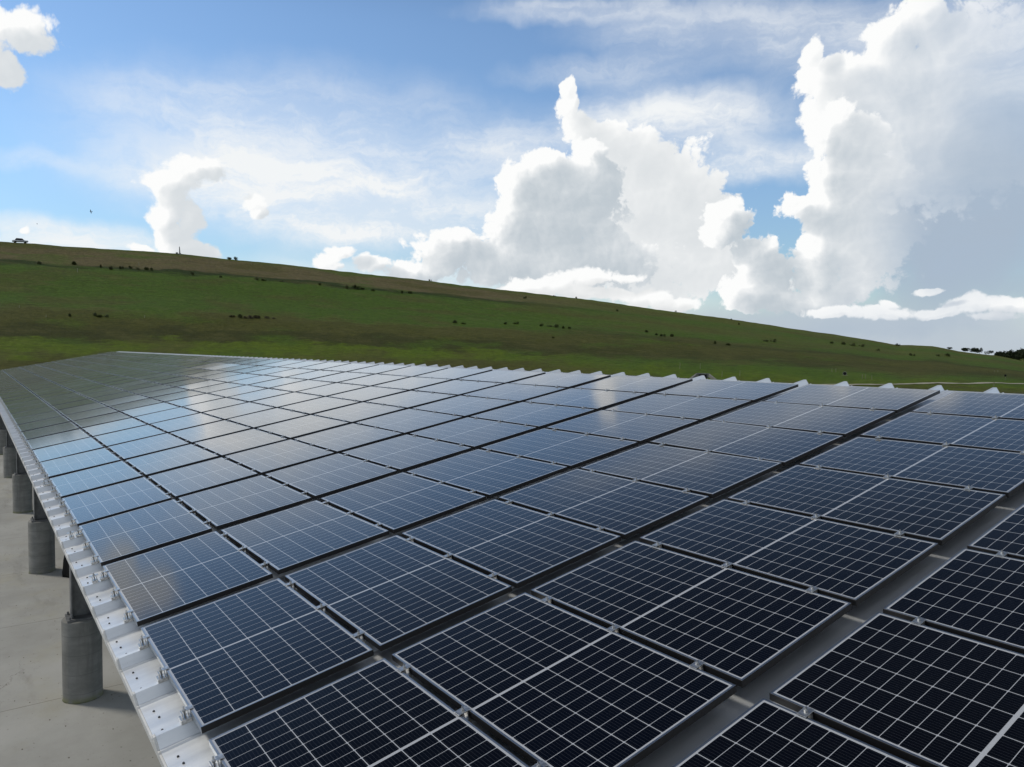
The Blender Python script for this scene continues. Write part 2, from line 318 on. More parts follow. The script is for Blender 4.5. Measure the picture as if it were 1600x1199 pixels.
def terrain(x, y, want=False):
    dx, dy = x - CAM.x, y - CAM.y
    r = math.hypot(dx, dy); az = math.degrees(math.atan2(dy, dx))
    D = lut(DST, az); zc = CAM.z + D * math.tan(R(lut(SKY, az)))
    if az < -75 or az > 95: zc = min(zc, ZB + 1.5)
    rise = zc - ZB
    if r <= R0: f = 0.0; hf = 0.0
    elif r <= D:
        s = (r - R0) / (D - R0)
        f = s * (0.72 + 0.28 * s) + 0.010 * math.sin(s * 18.0 + 1.0) * smooth01(s * 6) * smooth01((1 - s) * 6)
        f *= smooth01(s * 9) * 0.35 + 0.65 if s < 0.12 else 1
        hf = f
    else:
        f = None; hf = 1.0
    if f is None:
        z = zc - (r - D) * 0.03 * (1 if rise > 3 else 0.35)
        z = max(z, ZB - 1.5) if rise < 12 else max(z, ZB - 1.5, zc - 18)
        if r > 900: z = z + (ZB - 1.5 - z) * smooth01((r - 900) / 900)
    else: z = ZB + rise * f
    if r > 70:
        k = min(1, (r - 70) / 60) * (1 if r < D + 40 else 0.4)
        z += k * (0.35 * mnoise.noise((x * 0.03, y * 0.03, 0)) + 0.16 * mnoise.noise((x * 0.11, y * 0.11, 3.0)) + (0.10 * mnoise.noise((x * 0.4, y * 0.4, 7)) if r < 420 else 0))
    return (z, hf) if want else z
def on_hill(az, el):
    ca, sa, te = math.cos(R(az)), math.sin(R(az)), math.tan(R(el))
    r = 55.0
    while r < lut(DST, az) + 1:
        x, y = CAM.x + ca * r, CAM.y + sa * r
        z = terrain(x, y)
        if z >= CAM.z + r * te: return Vector((x, y, z)), r
        r += 0.6
    r = lut(DST, az); x, y = CAM.x + ca * r, CAM.y + sa * r
    return Vector((x, y, terrain(x, y))), r
def build_terrain():
    bm = bmesh.new()
    azs = []
    a = -180.0
    while a < 180:
        azs.append(a); a += 0.3 if -80 <= a < 12 else (1.5 if -110 <= a < 110 else 4)
    rs = [2.0, 20, 45, 60, 70]
    r = 75.0
    while r < 400: rs.append(r); r += 2.2
    while r < 22000: rs.append(r); r *= 1.10
    rs.append(26000)
    lay = bm.verts.layers.float.new('height_part')
    c0 = bm.verts.new((CAM.x, CAM.y, ZB)); rings = []
    for r in rs:
        ring = []
        for a in azs:
            x, y = CAM.x + r * math.cos(R(a)), CAM.y + r * math.sin(R(a))
            z, hf = terrain(x, y, True)
            v = bm.verts.new((x, y, z)); v[lay] = hf; ring.append(v)
        rings.append(ring)
    n = len(azs)
    for i in range(n): bm.faces.new((c0, rings[0][i], rings[0][(i + 1) % n]))
    for A, B in zip(rings, rings[1:]):
        for i in range(n): bm.faces.new((A[i], B[i], B[(i + 1) % n], A[(i + 1) % n]))
    m, b, p = mat('hill_grass', rough=0.95, spec=0.1)
    o = objc(b); x, y, z = b.xyz(o)
    at = b.node('ShaderNodeAttribute', attribute_name='height_part').outputs['Fac']
    azn = b.m('ARCTAN2', b.m('SUBTRACT', y, CAM.y), b.m('SUBTRACT', x, CAM.x))
    # plants grow in strips that follow the contour lines
    qs = b.comb(b.m('MULTIPLY', azn, 14.0), b.m('MULTIPLY', at, 9.0), 0)
    s1 = b.noise(qs, 1.0, 6, 0.6, '2D'); s2 = b.noise(b.v('MULTIPLY', qs, (1.6, 5.0, 0)), 1.0, 6, 0.65, '2D')
    tt = b.m('MULTIPLY_ADD', b.m('SUBTRACT', s1, 0.5), 0.12, at)
    tt = b.m('MULTIPLY_ADD', b.m('SUBTRACT', s2, 0.5), 0.09, tt)
    BR, GR, DG, OB, DO, YG, GG = (0.170, 0.138, 0.066), (0.076, 0.142, 0.014), (0.024, 0.045, 0.006), (0.092, 0.096, 0.018), (0.056, 0.060, 0.012), (0.120, 0.180, 0.009), (0.112, 0.132, 0.028)
    left = b.ramp(tt, [(0.0, OB), (0.07, OB), (0.105, YG), (0.145, YG), (0.17, DO), (0.22, DO), (0.245, OB), (0.31, OB), (0.33, GG), (0.35, GR), (0.70, GR), (0.725, DG), (0.75, DG), (0.775, BR), (0.93, BR), (0.97, GG)])
    right = b.ramp(tt, [(0.0, OB), (0.05, YG), (0.12, GR), (0.17, DO), (0.30, OB), (0.36, DO), (0.43, GR), (0.62, GG), (0.75, GR), (0.85, GG), (1.0, (0.125, 0.155, 0.026))])
    c = b.mix(b.step(azn, R(-33), R(-47)), left, right)
    pat = b.noise(b.v('MULTIPLY', qs, (1.0, 1.6, 0)), 0.6, 5, 0.6, '2D')
    c = b.mix(b.m('MULTIPLY', b.step(pat, 0.48, 0.66), 0.65), c, (0.102, 0.100, 0.024, 1))
    c = b.mix(b.m('MULTIPLY', b.step(pat, 0.46, 0.30), 0.65), c, (0.080, 0.150, 0.011, 1))
    st2 = b.noise(b.v('MULTIPLY', qs, (3.0, 22.0, 0)), 1.0, 5, 0.65, '2D')
    c = b.mix(b.m('MULTIPLY', b.step(st2, 0.50, 0.72), 0.5), c, (0.040, 0.042, 0.012, 1))
    c = b.mix(b.m('MULTIPLY', b.step(st2, 0.42, 0.26), 0.4), c, (0.100, 0.130, 0.022, 1))
    f1 = b.noise(o, 0.9, 8, 0.75); f2 = b.noise(o, 0.16, 7, 0.7)
    c = b.mix(b.step(f1, 0.35, 0.70), b.mix(0.45, c, (0.014, 0.018, 0.005, 1)), c)
    c = b.mix(b.m('MULTIPLY', b.step(f2, 0.52, 0.75), 0.4), c, (0.150, 0.145, 0.045, 1))
    f3 = b.noise(b.v('MULTIPLY', o, (1, 1, 2.5)), 2.6, 6, 0.8)
    c = b.mix(b.m('MULTIPLY', b.step(f3, 0.52, 0.66), 0.55), c, (0.028, 0.040, 0.008, 1))
    c = b.mix(b.m('MULTIPLY', b.step(f3, 0.44, 0.32), 0.45), c, (0.150, 0.165, 0.045, 1))
    b.put(p.inputs['Base Color'], c)
    bump(b, p, f1, 0.9, 0.6)
    t = mesh_obj('grass_terrain', bm, m, smooth=True); tag(t, kind='structure')
build_terrain()
bm = bmesh.new(); add_box(bm, -16, 74, -13, 34, -3.5, -3.0)
tag(mesh_obj('concrete_pavement', bm, MAT['slab']), kind='structure')
# pale track on the flat ground at the right
m, b, p = mat('track_gravel', rough=0.95)
b.put(p.inputs['Base Color'], b.mix(b.step(b.noise(objc(b), 0.8, 6, 0.65), 0.35, 0.7), (0.22, 0.21, 0.14, 1), (0.38, 0.36, 0.28, 1)))
bm = bmesh.new(); prev = None
for k in range(0, 61):
    az = -58.0 - k * 0.45
    el = lut([(-90, -1.55), (-70.86, -1.97), (-64.0, -2.28), (-58, -2.50)], az)
    rr = (CAM.z - ZB) / math.tan(R(-el))
    ring = []
    for dr in (0.0, 3.2):
        x, y = CAM.x + (rr + dr) * math.cos(R(az)), CAM.y + (rr + dr) * math.sin(R(az))
        ring.append(bm.verts.new((x, y, terrain(x, y) + 0.07)))
    if prev: bm.faces.new((prev[0], prev[1], ring[1], ring[0]))
    prev = ring
tag(mesh_obj('gravel_track', bm, m), kind='structure')

# ------------------------------------------------------------------ carport
TILT = R(10.836); PU, PV = 1.79, 1.0225
RIB = PU / 3; ZPAN, ZRIB = -0.125, -0.062
K0, K1 = -3, 33
XA, XB = K0 * PU - 0.25, (K1 + 1) * PU + 0.15
YE, YT = 0.158, -8.70            # eave and upper edge in the roof plane (y runs down the slope)
RROT = (-TILT, 0, 0)
def roof_pt(x, y, z=0):
    c, s = math.cos(TILT), math.sin(TILT)
    return Vector((x, c * y + s * z, -s * y + c * z))
carport = empty('carport', (0, -4, -3.0))
tag(carport, 'long mono-pitch carport with ribbed metal roof on steel posts and round concrete pedestals', 'carport')
def child(o):
    o.parent = carport; o.matrix_parent_inverse = Matrix.Translation((0, 4, 3.0)); return o
prof = []
j = math.ceil((XA - 0.17 * PU) / RIB)
prof.append((XA, ZPAN)); RIBX = []
while 0.17 * PU + j * RIB < XB - 0.1:
    c = 0.17 * PU + j * RIB
    if c - 0.09 > XA:
        RIBX.append(c)
        prof += [(c - 0.096, ZPAN), (c - 0.086, ZPAN + 0.010), (c - 0.076, ZPAN), (c - 0.050, ZPAN), (c - 0.018, ZRIB), (c + 0.018, ZRIB), (c + 0.050, ZPAN), (c + 0.076, ZPAN), (c + 0.086, ZPAN + 0.010), (c + 0.096, ZPAN)]
    j += 1
prof.append((XB, ZPAN))
bm = bmesh.new(); rows = []
NS = 9
for k in range(NS + 1):
    y = YE + (YT - YE) * k / NS
    rows.append([bm.verts.new((x, y, z)) for x, z in prof])
for A, B in zip(rows, rows[1:]):
    for i in range(len(prof) - 1): bm.faces.new((A[i], A[i + 1], B[i + 1], B[i]))
rs_ = mesh_obj('roof_sheet', bm, MAT['roof']); rs_.rotation_euler = RROT; child(rs_)
def trim(y0, y1, z_low):
    bm = bmesh.new()
    q = []
    for y in (y0, y1): q.append(([bm.verts.new((x, y, z - 0.002)) for x, z in prof], [bm.verts.new((x, y, z_low)) for x, z in prof]))
    (t0, b0), (t1, b1) = q
    for i in range(len(prof) - 1):
        bm.faces.new((t0[i], t0[i + 1], b0[i + 1], b0[i])); bm.faces.new((t1[i + 1], t1[i], b1[i], b1[i + 1]))
        bm.faces.new((t0[i + 1], t0[i], t1[i], t1[i + 1])); bm.faces.new((b0[i], b0[i + 1], b1[i + 1], b1[i]))
    return bm
e = mesh_obj('eave_trim', trim(YE + 0.012, YE + 0.001, -0.195), MAT['trim']); e.rotation_euler = RROT; child(e)
e = mesh_obj('top_trim', trim(YT - 0.001, YT - 0.012, -0.195), MAT['trim']); e.rotation_euler = RROT; child(e)
def beam_along(name, y, z0, z1, w):
    bm = bmesh.new(); add_box(bm, XA + 0.05, XB - 0.05, y - w / 2, y - w / 2 + 0.012, z0, z1)
    add_box(bm, XA + 0.05, XB - 0.05, y - w / 2 + 0.013, y + w / 2, z1 - 0.012, z1); add_box(bm, XA + 0.05, XB - 0.05, y - w / 2 + 0.013, y + w / 2, z0, z0 + 0.012)
    o = mesh_obj(name, bm, MAT['steel']); o.rotation_euler = RROT; return child(o)
for y in (-0.02, -1.6, -3.2, -4.8, -6.4, -8.0): beam_along('purlin', y, -0.35, -0.130, 0.08)
# screws along the eave: three to a pan
sb = bmesh.new(); add_lathe(sb, [(0.0065, 0), (0.0065, 0.004), (0.0045, 0.007)], 8)
screw0 = mesh_obj('screw', sb, MAT['screw'])
first = True; far_bm = bmesh.new(); cnt = 0
for c in RIBX:
    for dx, dy in ((0.155, -0.050), (0.29, -0.058), (0.42, -0.052)):
        x, y = c + dx + random.uniform(-0.03, 0.03), YE + dy + random.uniform(-0.014, 0.014)
        if x > XB - 0.1: continue
        if c > -1 and cnt < 96:
            if first: s = screw0; first = False
            else: s = screw0.copy(); COL.objects.link(s)
            s.location = roof_pt(x, y, ZPAN + 0.0005); s.rotation_euler = RROT; child(s); cnt += 1
        elif c > -1: add_lathe(far_bm, [(0.0065, ZPAN), (0.0065, ZPAN + 0.004), (0.0045, ZPAN + 0.007)], 6, x, y)
s = mesh_obj('distant_screw_row', far_bm, MAT['screw']); s.rotation_euler = RROT; child(s); s['kind'] = 'stuff'
# columns
pb = bmesh.new(); add_lathe(pb, [(0.253, 0), (0.248, 0.02), (0.248, 1.115), (0.245, 1.128), (0.236, 1.135)], 48)
bmesh.ops.recalc_face_normals(pb, faces=pb.faces)
def h_section(h0, h1):
    bm = bmesh.new()
    for s_ in (-1, 1): add_box(bm, -0.10, 0.10, s_ * 0.125 - 0.008, s_ * 0.125 + 0.008, h0, h1)
    add_box(bm, -0.006, 0.006, -0.1165, 0.1165, h0, h1)
    return bm
ped0 = None
for row, (yc, top) in enumerate(((-0.32, -0.30), (-7.9, 1.13))):
    for k in range(-1, 8):
        x = 8.0 + 7.2 * k
        col = empty('column', (x, yc, -3.0)); child(col)
        if ped0 is None: ped = ped0 = mesh_obj('pedestal', pb, MAT['pedestal'], col, True)
        else: ped = ped0.copy(); COL.objects.link(ped); ped.parent = col
        ped.rotation_euler = (0, 0, random.uniform(0, 6))
        hb = h_section(1.165, top + 3.0 - 0.02)
        mesh_obj('post', hb, MAT['steel'], col)
        bm = bmesh.new(); add_box(bm, -0.17, 0.17, -0.19, 0.19, 1.137, 1.163)
        for sx in (-1, 1):
            for sy in (-1, 1): add_tube(bm, (sx * 0.135, sy * 0.155, 1.1635), (sx * 0.135, sy * 0.155, 1.20), 0.014, 6)
        mesh_obj('base_plate', bm, MAT['steel'], col)
for k in range(-1, 8):
    x = 8.0 + 7.2 * k
    bm = bmesh.new(); add_box(bm, x - 0.08, x + 0.08, YT + 0.1, 0.02, -0.62, -0.604); add_box(bm, x - 0.08, x + 0.08, YT + 0.1, 0.02, -0.368, -0.352); add_box(bm, x - 0.006, x + 0.006, YT + 0.1, 0.02, -0.603, -0.369)
    o = mesh_obj('rafter', bm, MAT['steel']); o.rotation_euler = RROT; child(o)

# ------------------------------------------------------------------ solar panels
def ring_frame(eave):
    bm = bmesh.new(); L, W, T, H = PL / 2, PW / 2, 0.011, 0.036
    o_ = [(-L, -W), (L, -W), (L, W), (-L, W)]; i_ = [(-L + T, -W + T), (L - T, -W + T), (L - T, W - T), (-L + T, W - T)]
    z1, zb_, zg = 0.0, -H, -0.004
    ch = 0.0012
    OT = [bm.verts.new((x - ch * (1 if x > 0 else -1), y - ch * (1 if y > 0 else -1), z1)) for x, y in o_]
    OM = [bm.verts.new((x, y, z1 - ch)) for x, y in o_]
    OB = [bm.verts.new((x, y, zb_)) for x, y in o_]
    IT = [bm.verts.new((x, y, z1)) for x, y in i_]; IG = [bm.verts.new((x, y, zg)) for x, y in i_]
    IB = [bm.verts.new((x * 0.97, y * 0.96, zb_)) for x, y in i_]
    for k in range(4):
        n = (k + 1) % 4
        for a, c in ((OB, OM), (OM, OT), (OT, IT), (IT, IG), (IB, OB)):
            f = bm.faces.new((a[k], a[n], c[n], c[k]))
            f.material_index = 1 if a in (OB, OM) and not (eave and k == 2) else 0  # gap sides and chamfers carry painted shade; eave side stays bare aluminium
    return bm
frame0 = mesh_obj('frame', ring_frame(False), MAT['frame']); frame0.data.materials.append(MAT['gap_shade'])
eframe0 = mesh_obj('frame', ring_frame(True), MAT['frame']); eframe0.data.materials.append(MAT['gap_shade'])
bm = bmesh.new(); add_box(bm, -PL / 2 + 0.0105, PL / 2 - 0.0105, -PW / 2 + 0.0105, PW / 2 - 0.0105, -0.007, -0.0015)
glass0 = mesh_obj('glass_sheet', bm, MAT['cells'])
# mid clamp: rib bracket, upright, bolt and top plate over the frame edges
bm = bmesh.new()
add_box(bm, -0.030, 0.030, -0.022, 0.022, -0.060, -0.034, 0.002)
add_box(bm, -0.020, 0.020, -0.018, -0.013, -0.034, 0.0015); add_box(bm, -0.020, 0.020, 0.013, 0.018, -0.034, 0.0015)
add_box(bm, -0.022, 0.022, -0.034, 0.038, 0.0018, 0.0058, 0.0012)
add_tube(bm, (0, 0, -0.034), (0, 0, 0.026), 0.0045, 8); add_tube(bm, (0, 0, 0.006), (0, 0, 0.015), 0.009, 6)
clamp0 = mesh_obj('clamp', bm, MAT['clamp'])
bm = bmesh.new()                                   # eave clamp: taller bracket at the lower edge
add_box(bm, -0.034, 0.034, -0.006, 0.052, -0.060, -0.036, 0.002)
add_box(bm, -0.022, 0.022, 0.004, 0.010, -0.036, 0.0015); add_box(bm, -0.022, 0.022, 0.034, 0.040, -0.036, -0.004)
add_box(bm, -0.022, 0.022, -0.022, 0.014, 0.0018, 0.0058, 0.0012)
add_tube(bm, (0, 0.022, -0.036), (0, 0.022, 0.022), 0.005, 8); add_tube(bm, (0, 0.022, -0.004), (0, 0.022, 0.006), 0.010, 6)
eclamp0 = mesh_obj('clamp', bm, MAT['clamp'])
used = set()
def take(o, parent):
    if o.name not in used: used.add(o.name); c = o
    else: c = o.copy(); COL.objects.link(c)
    c.parent = parent; return c
ONES = ['', 'first', 'second', 'third', 'fourth', 'fifth', 'sixth', 'seventh', 'eighth', 'ninth', 'tenth', 'eleventh', 'twelfth', 'thirteenth', 'fourteenth', 'fifteenth', 'sixteenth', 'seventeenth', 'eighteenth', 'nineteenth']
def ordinal(n):
    if n < 20: return ONES[n]
    t = {2: 'twent', 3: 'thirt', 4: 'fort'}[n // 10]
    return t + 'ieth' if n % 10 == 0 else t + 'y-' + ONES[n % 10]
def proj(p):
    d = Vector(p) - CAM; z = d.dot(FW)
    return (800 + 1158.98 * d.dot(RT) / z, 599.5 + 1158.98 * d.dot(DN) / z) if z > 0.05 else None
for k in range(K0, K1 + 1):
    for r in range(8):
        cx, cy = (k + 0.490) * PU, -(r + 0.503) * PV
        ok = False
        for fx in (-1, 0, 1):
            for fy in (-1, 0, 1):
                q = proj(roof_pt(cx + fx * PL / 2, cy + fy * PW / 2))
                if q and -150 < q[0] < 1760 and q[1] < 1330: ok = True
        if not ok: continue
        e = empty('solar_panel', roof_pt(cx, cy), (-TILT + R(random.gauss(0, 0.16)), R(random.gauss(0, 0.16)), 0))
        ci, ri = k - K0 + 1, r + 1
        row = 'lowest row' if r == 0 else ('uppermost row' if r == 7 else f'{ordinal(ri)} row up')
        end = 'farthest column from the viewer' if k == K1 else f'{ordinal(ci)} column from the near end'
        tag(e, f'dark solar panel in the {row}, {end}', 'solar panel', 'solar panels covering the carport roof')
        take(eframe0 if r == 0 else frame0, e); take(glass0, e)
        if k <= (19 if r == 0 else 13):
            for fx in (-0.330, -0.0, 0.330):
                c = take(eclamp0 if r == 0 else clamp0, e)
                c.location = ((0.17 + (1 / 3) * round((0.49 + fx - 0.17) * 3) - 0.49) * PU, PW / 2 + (0.004 if r == 0 else (PV - PW) / 2), 0)
# spare clamps standing on the ribs in front of the lowest row
for n, (jr, dy) in enumerate(((5, 0.07), (8, 0.07), (14, 0.055))):
    c = clamp0.copy(); COL.objects.link(c); c.name = 'rib_clamp'; c.parent = None
    x = 0.17 * PU + jr * RIB
    c.location = roof_pt(x, dy, -0.0015); c.rotation_euler = RROT
    tag(c, ('bare bolted clamp on an eave rib before the lowest panels, ' + ('nearest of three', 'middle of three', 'farthest of three')[n]), 'clamp', 'bare clamps on the eave ribs')

# ------------------------------------------------------------------ small things under and around the carport
m, b, p = mat('black_cloth', (0.006, 0.006, 0.006), 0.85, 0, 0.2)
bm = bmesh.new()
pf = [(0.30, 0.0), (0.31, 0.10), (0.29, 0.35), (0.25, 0.62), (0.20, 0.78), (0.22, 0.86), (0.17, 1.05), (0.13, 1.30), (0.05, 1.42)]
add_lathe(bm, pf, 28, 0, 0, 0.0)
for v in bm.verts:
    a = math.atan2(v.co.y, v.co.x); f = 1 + 0.10 * math.sin(5 * a + v.co.z * 3) * (1.2 - v.co.z / 1.6) + 0.05 * math.sin(9 * a + 1)
    v.co.x *= f; v.co.y *= f
bmesh.ops.recalc_face_normals(bm, faces=bm.faces)
bd = mesh_obj('covered_bundle', bm, m, None, True); bd.location = (14.45, -0.98, -3.0)
tag(bd, 'black cloth covered bundle standing on the concrete beside the second pedestal', 'bundle')
m, b, p = mat('cabinet_paint', (0.13, 0.165, 0.16), 0.5)
cab = empty('equipment_cabinet', (47.6, 0.15, -3.0)); tag(cab, 'grey-green metal cabinet beside the far columns under the eave', 'cabinet')
bm = bmesh.new(); add_box(bm, -0.3, 0.3, -0.7, 0.7, 0.08, 2.0, 0.01); mesh_obj('cabinet_body', bm, m, cab)
bm = bmesh.new(); add_box(bm, -0.318, -0.302, -0.66, -0.01, 0.14, 1.94); mesh_obj('cabinet_door', bm, m, cab)
bm = bmesh.new(); add_box(bm, -0.318, -0.302, 0.01, 0.66, 0.14, 1.94); mesh_obj('cabinet_door', bm, m, cab)
bm = bmesh.new(); add_box(bm, -0.26, 0.26, -0.66, 0.66, 0.0, 0.079); mesh_obj('plinth', bm, MAT['pedestal'], cab)

# ------------------------------------------------------------------ hill plants
def leaf_mat(name, c0, c1):
    m, b, p = mat(name, rough=0.8, spec=0.2)
    b.put(p.inputs['Base Color'], b.mix(b.noise(objc(b), 2.5, 3), (*c0, 1), (*c1, 1)))
    return m
MAT['leaf'] = leaf_mat('shrub_leaf', (0.020, 0.028, 0.009), (0.078, 0.095, 0.026))
MAT['dry'] = leaf_mat('dry_shrub_leaf', (0.026, 0.023, 0.012), (0.080, 0.072, 0.036))
MAT['tree'] = leaf_mat('tree_leaf', (0.018, 0.026, 0.014), (0.056, 0.072, 0.034))
m, b, p = mat('bark', (0.06, 0.05, 0.04), 0.9); MAT['bark'] = m
def foliage(n, rx, ry, rz, leaf, lumps, z0=0.0):
    bm = bmesh.new()
    ctr = [Vector((random.uniform(-0.75, 0.75) * rx, random.uniform(-0.75, 0.75) * ry, z0 + rz * random.uniform(0.25, 0.75))) for _ in range(lumps)]
    rad = [random.uniform(0.3, 0.55) for _ in range(lumps)]
    for _ in range(n):
        i = random.randrange(lumps)
        d = Vector((random.gauss(0, 1), random.gauss(0, 1), random.gauss(0, 1))).normalized() * random.uniform(0.55, 1.05) * rad[i]
        c = ctr[i] + Vector((d.x * rx, d.y * ry, d.z * rz))
        if c.z < z0 * 0.6 + 0.02: continue
        u = Vector((random.gauss(0, 1), random.gauss(0, 1), random.gauss(0, 0.7))).normalized(); w = u.orthogonal().normalized()
        s = leaf * random.uniform(0.6, 1.3)
        vs = [bm.verts.new(c + u * s * a + w * s * 0.55 * e_) for a, e_ in ((-1, 0), (0, -1), (1, 0), (0, 1))]
        bm.faces.new(vs)
    return bm
SHM = []
for i in range(6):
    o = mesh_obj('shrub', foliage(420, 0.5, 0.5, 0.62, 0.07, random.randint(4, 7)), MAT['dry' if i > 3 else 'leaf'])
    SHM.append(o)
SH = {'bench': [(-3.76, 5.26, 8), (-5.73, 5.35, 9), (-7.32, 5.25, 5), (-7.85, 5.19, 10), (-8.54, 5.23, 6), (-9.08, 5.31, 5), (-9.47, 5.29, 8), (-9.94, 5.27, 9), (-10.34, 5.25, 6), (-12.94, 5.07, 6), (-14.83, 4.98, 5), (-17.21, 4.9, 8), (-17.74, 4.87, 7), (-19.03, 4.83, 8), (-21.71, 4.68, 5), (-23.57, 4.5, 9), (-24.32, 4.47, 12), (-24.84, 4.44, 8), (-25.56, 4.36, 7), (-27.76, 4.22, 6), (-28.38, 4.23, 8)],
 'middle': [(-5.49, 1.94, 6), (-6.9, 2.03, 8), (-7.2, 1.95, 9), (-7.58, 1.96, 6), (-15.54, 2.18, 8), (-16.05, 2.15, 10), (-16.67, 2.11, 14), (-17.28, 2.13, 12), (-17.9, 2.14, 8), (-18.43, 2.11, 6), (-31.85, 2.05, 11), (-32.44, 1.96, 7), (-35.69, 1.99, 7), (-36.48, 2.0, 8), (-38.45, 1.87, 7), (-39.04, 1.82, 9), (-39.53, 1.78, 9), (-40.13, 1.69, 7), (-40.62, 1.69, 6), (-39.35, 0.94, 4)],
 'right': [(-46.53, 1.43, 8), (-47.2, 1.24, 8), (-47.68, 1.15, 9), (-48.25, 1.15, 8), (-51.52, 0.6, 6), (-52.44, 0.51, 8), (-55.03, 0.81, 9), (-55.56, 0.77, 9), (-59.5, 0.69, 7), (-60.33, 0.61, 9), (-60.83, 0.52, 8), (-61.4, 0.48, 8), (-62.45, 0.18, 5), (-64.52, -0.11, 6), (-66.03, -0.13, 5), (-66.59, -0.12, 6)],
 'sky': [(-15.39, 6.32, 9), (-15.87, 6.25, 6), (-29.88, 5.23, 4), (-39.41, 4.13, 4), (-41.08, 3.99, 4), (-48.59, 3.03, 3), (-63.62, 0.54, 6)],
 'stub': [(-52.58, 2.4, 3), (-53.17, 2.02, 4), (-44.25, 3.02, 4), (-37.15, 3.96, 5)]}
PH = {'bench': 'dark shrub in the line below the brown upper slope', 'middle': 'dark shrub on the middle of the hillside', 'right': 'low dark shrub on the right hand slope', 'sky': 'small dark bush on the hill skyline', 'stub': 'lone tiny bush just below the right skyline'}
fs = set()
for key, lst in SH.items():
    for i, (az, el, wpx) in enumerate(lst):
        p_, r_ = on_hill(az, el)
        w_ = wpx * r_ / 1159.0 * 0.98
        mi = random.choice((4, 5, 4, 2)) if (key == 'middle' and -20 < az < -14) else random.randrange(4)
        src = SHM[mi]
        if mi not in fs: fs.add(mi); o = src
        else: o = src.copy(); COL.objects.link(o)
        o.location = p_ - Vector((0, 0, 0.12 * w_)); h_ = w_ * random.uniform(0.5, 0.8) * (1.3 if wpx < 7 else 0.9)
        o.scale = (w_, w_, h_ * 1.5); o.rotation_euler = (0, 0, random.uniform(0, 6))
        tag(o, f'{PH[key]}, {ordinal(i + 1)} from the left', 'shrub', {'bench': 'shrubs along the upper bench of the hill', 'middle': 'shrubs across the middle of the hill'}.get(key, 'shrubs on the right and upper hill'))
for i, o in enumerate(SHM):
    if i not in fs: bpy.data.objects.remove(o)
# trees beyond the right shoulder of the hill
TR = [(-66.69, 0.30, 6, 3, 372), (-67.6, 0.18, 9, 5, 374), (-68.18, 0.02, 9, 7, 377), (-68.42, 0.02, 6, 8, 379), (-68.92, -0.05, 8, 6, 384), (-69.51, -0.13, 11, 7, 440), (-69.86, -0.29, 12, 10, 450), (-70.14, -0.41, 13, 12, 455), (-70.48, -0.53, 14, 14, 460), (-70.82, -0.58, 14, 14, 465), (-71.23, -0.6, 16, 16, 470), (-71.69, -0.6, 16, 16, 470), (-72.2, -0.6, 16, 15, 475)]
for i, (az, el, w, h, r_) in enumerate(TR):
    x, y = CAM.x + r_ * math.cos(R(az)), CAM.y + r_ * math.sin(R(az)); z = terrain(x, y)
    W_, H_ = w * r_ / 1159, h * r_ / 1159
    top = CAM.z + r_ * math.tan(R(el)) + H_
    H_ = max(H_, top - z)
    t = empty('tree', (x, y, z)); thin = i in (3, 4)
    tag(t, ['small round tree on the right shoulder of the hill, leftmost of the row', 'low broad tree at the right end of the hill skyline', 'rounded dark tree beside a taller thin tree on the skyline', 'thin spreading tree standing tallest on the right skyline', 'sparse grey tree alone to the right of the thin one'][i] if i < 5 else f'dark tree in the far right tree belt beyond the hill, {ordinal(i - 4)} from the left', 'tree', 'trees at the far right')
    fo = foliage(260 if thin else 900, W_ * 0.62, W_ * 0.62, H_ * 0.75, 0.045 * (W_ + H_), 5 if thin else 9, H_ * 0.25)
    mesh_obj('crown', fo, MAT['tree'], t)
    bm = bmesh.new(); add_tube(bm, (0, 0, -0.3), (0.05 * W_, 0, H_ * 0.55), 0.035 * H_, 8, 0.018 * H_)
    for a in (0.4, 2.4, 4.5): add_tube(bm, (0.03 * W_, 0, H_ * 0.33), (math.cos(a) * W_ * 0.3, math.sin(a) * W_ * 0.3, H_ * 0.68), 0.016 * H_, 6, 0.007 * H_)
    mesh_obj('trunk', bm, MAT['bark'], t)

# ------------------------------------------------------------------ stakes, culverts, car, marker, birds
m, b, p = mat('weathered_stake', (0.20, 0.20, 0.12), 0.8); MAT['stake'] = m
ST = [(-5.94, 4.87, 5), (-9.59, 5.55, 4), (-9.9, 1.94, 3), (-2.68, 2.38, 3), (-4.13, 1.86, 3), (-16.91, 5.98, 3), (-48.95, -1.3, 9), (-50.45, -1.28, 8), (-52.03, -1.87, 8), (-53.3, -1.75, 8), (-59.56, -1.35, 5), (-59.81, -1.34, 5), (-61.5, -1.75, 6), (-61.7, -1.75, 6), (-62.11, -1.83, 6), (-69.27, -1.13, 2), (-69.44, -1.12, 2), (-69.26, -2.04, 5), (-37.21, -2.19, 4)]
order = {a: i + 1 for i, a in enumerate(sorted((s_[0] for s_ in ST), reverse=True))}
for az, el, hp in ST:
    p_, r_ = on_hill(az, el); h_ = hp * r_ / 1159; w_ = 0.42 * r_ / 1159
    bm = bmesh.new(); add_tube(bm, (0, 0, -0.2), (random.uniform(-0.1, 0.1) * h_, 0, h_), w_, 8, w_ * 0.85)
    add_tube(bm, (random.uniform(-0.02, 0.02), 0, h_ * 0.985), (random.uniform(-0.02, 0.02), 0, h_ * 1.03), w_ * 1.25, 8)
    o = mesh_obj('stake', bm, MAT['stake']); o.location = p_
    tag(o, f'thin pale stake standing in the hillside grass, {ordinal(order[az])} stake from the left', 'stake', 'pale stakes on the hillside')
m, b, p = mat('culvert_concrete', rough=0.9)
b.put(p.inputs['Base Color'], b.mix(b.step(b.noise(objc(b), 4, 5, 0.65), 0.35, 0.7), (0.13, 0.13, 0.12, 1), (0.24, 0.24, 0.22, 1))); MAT['culv'] = m
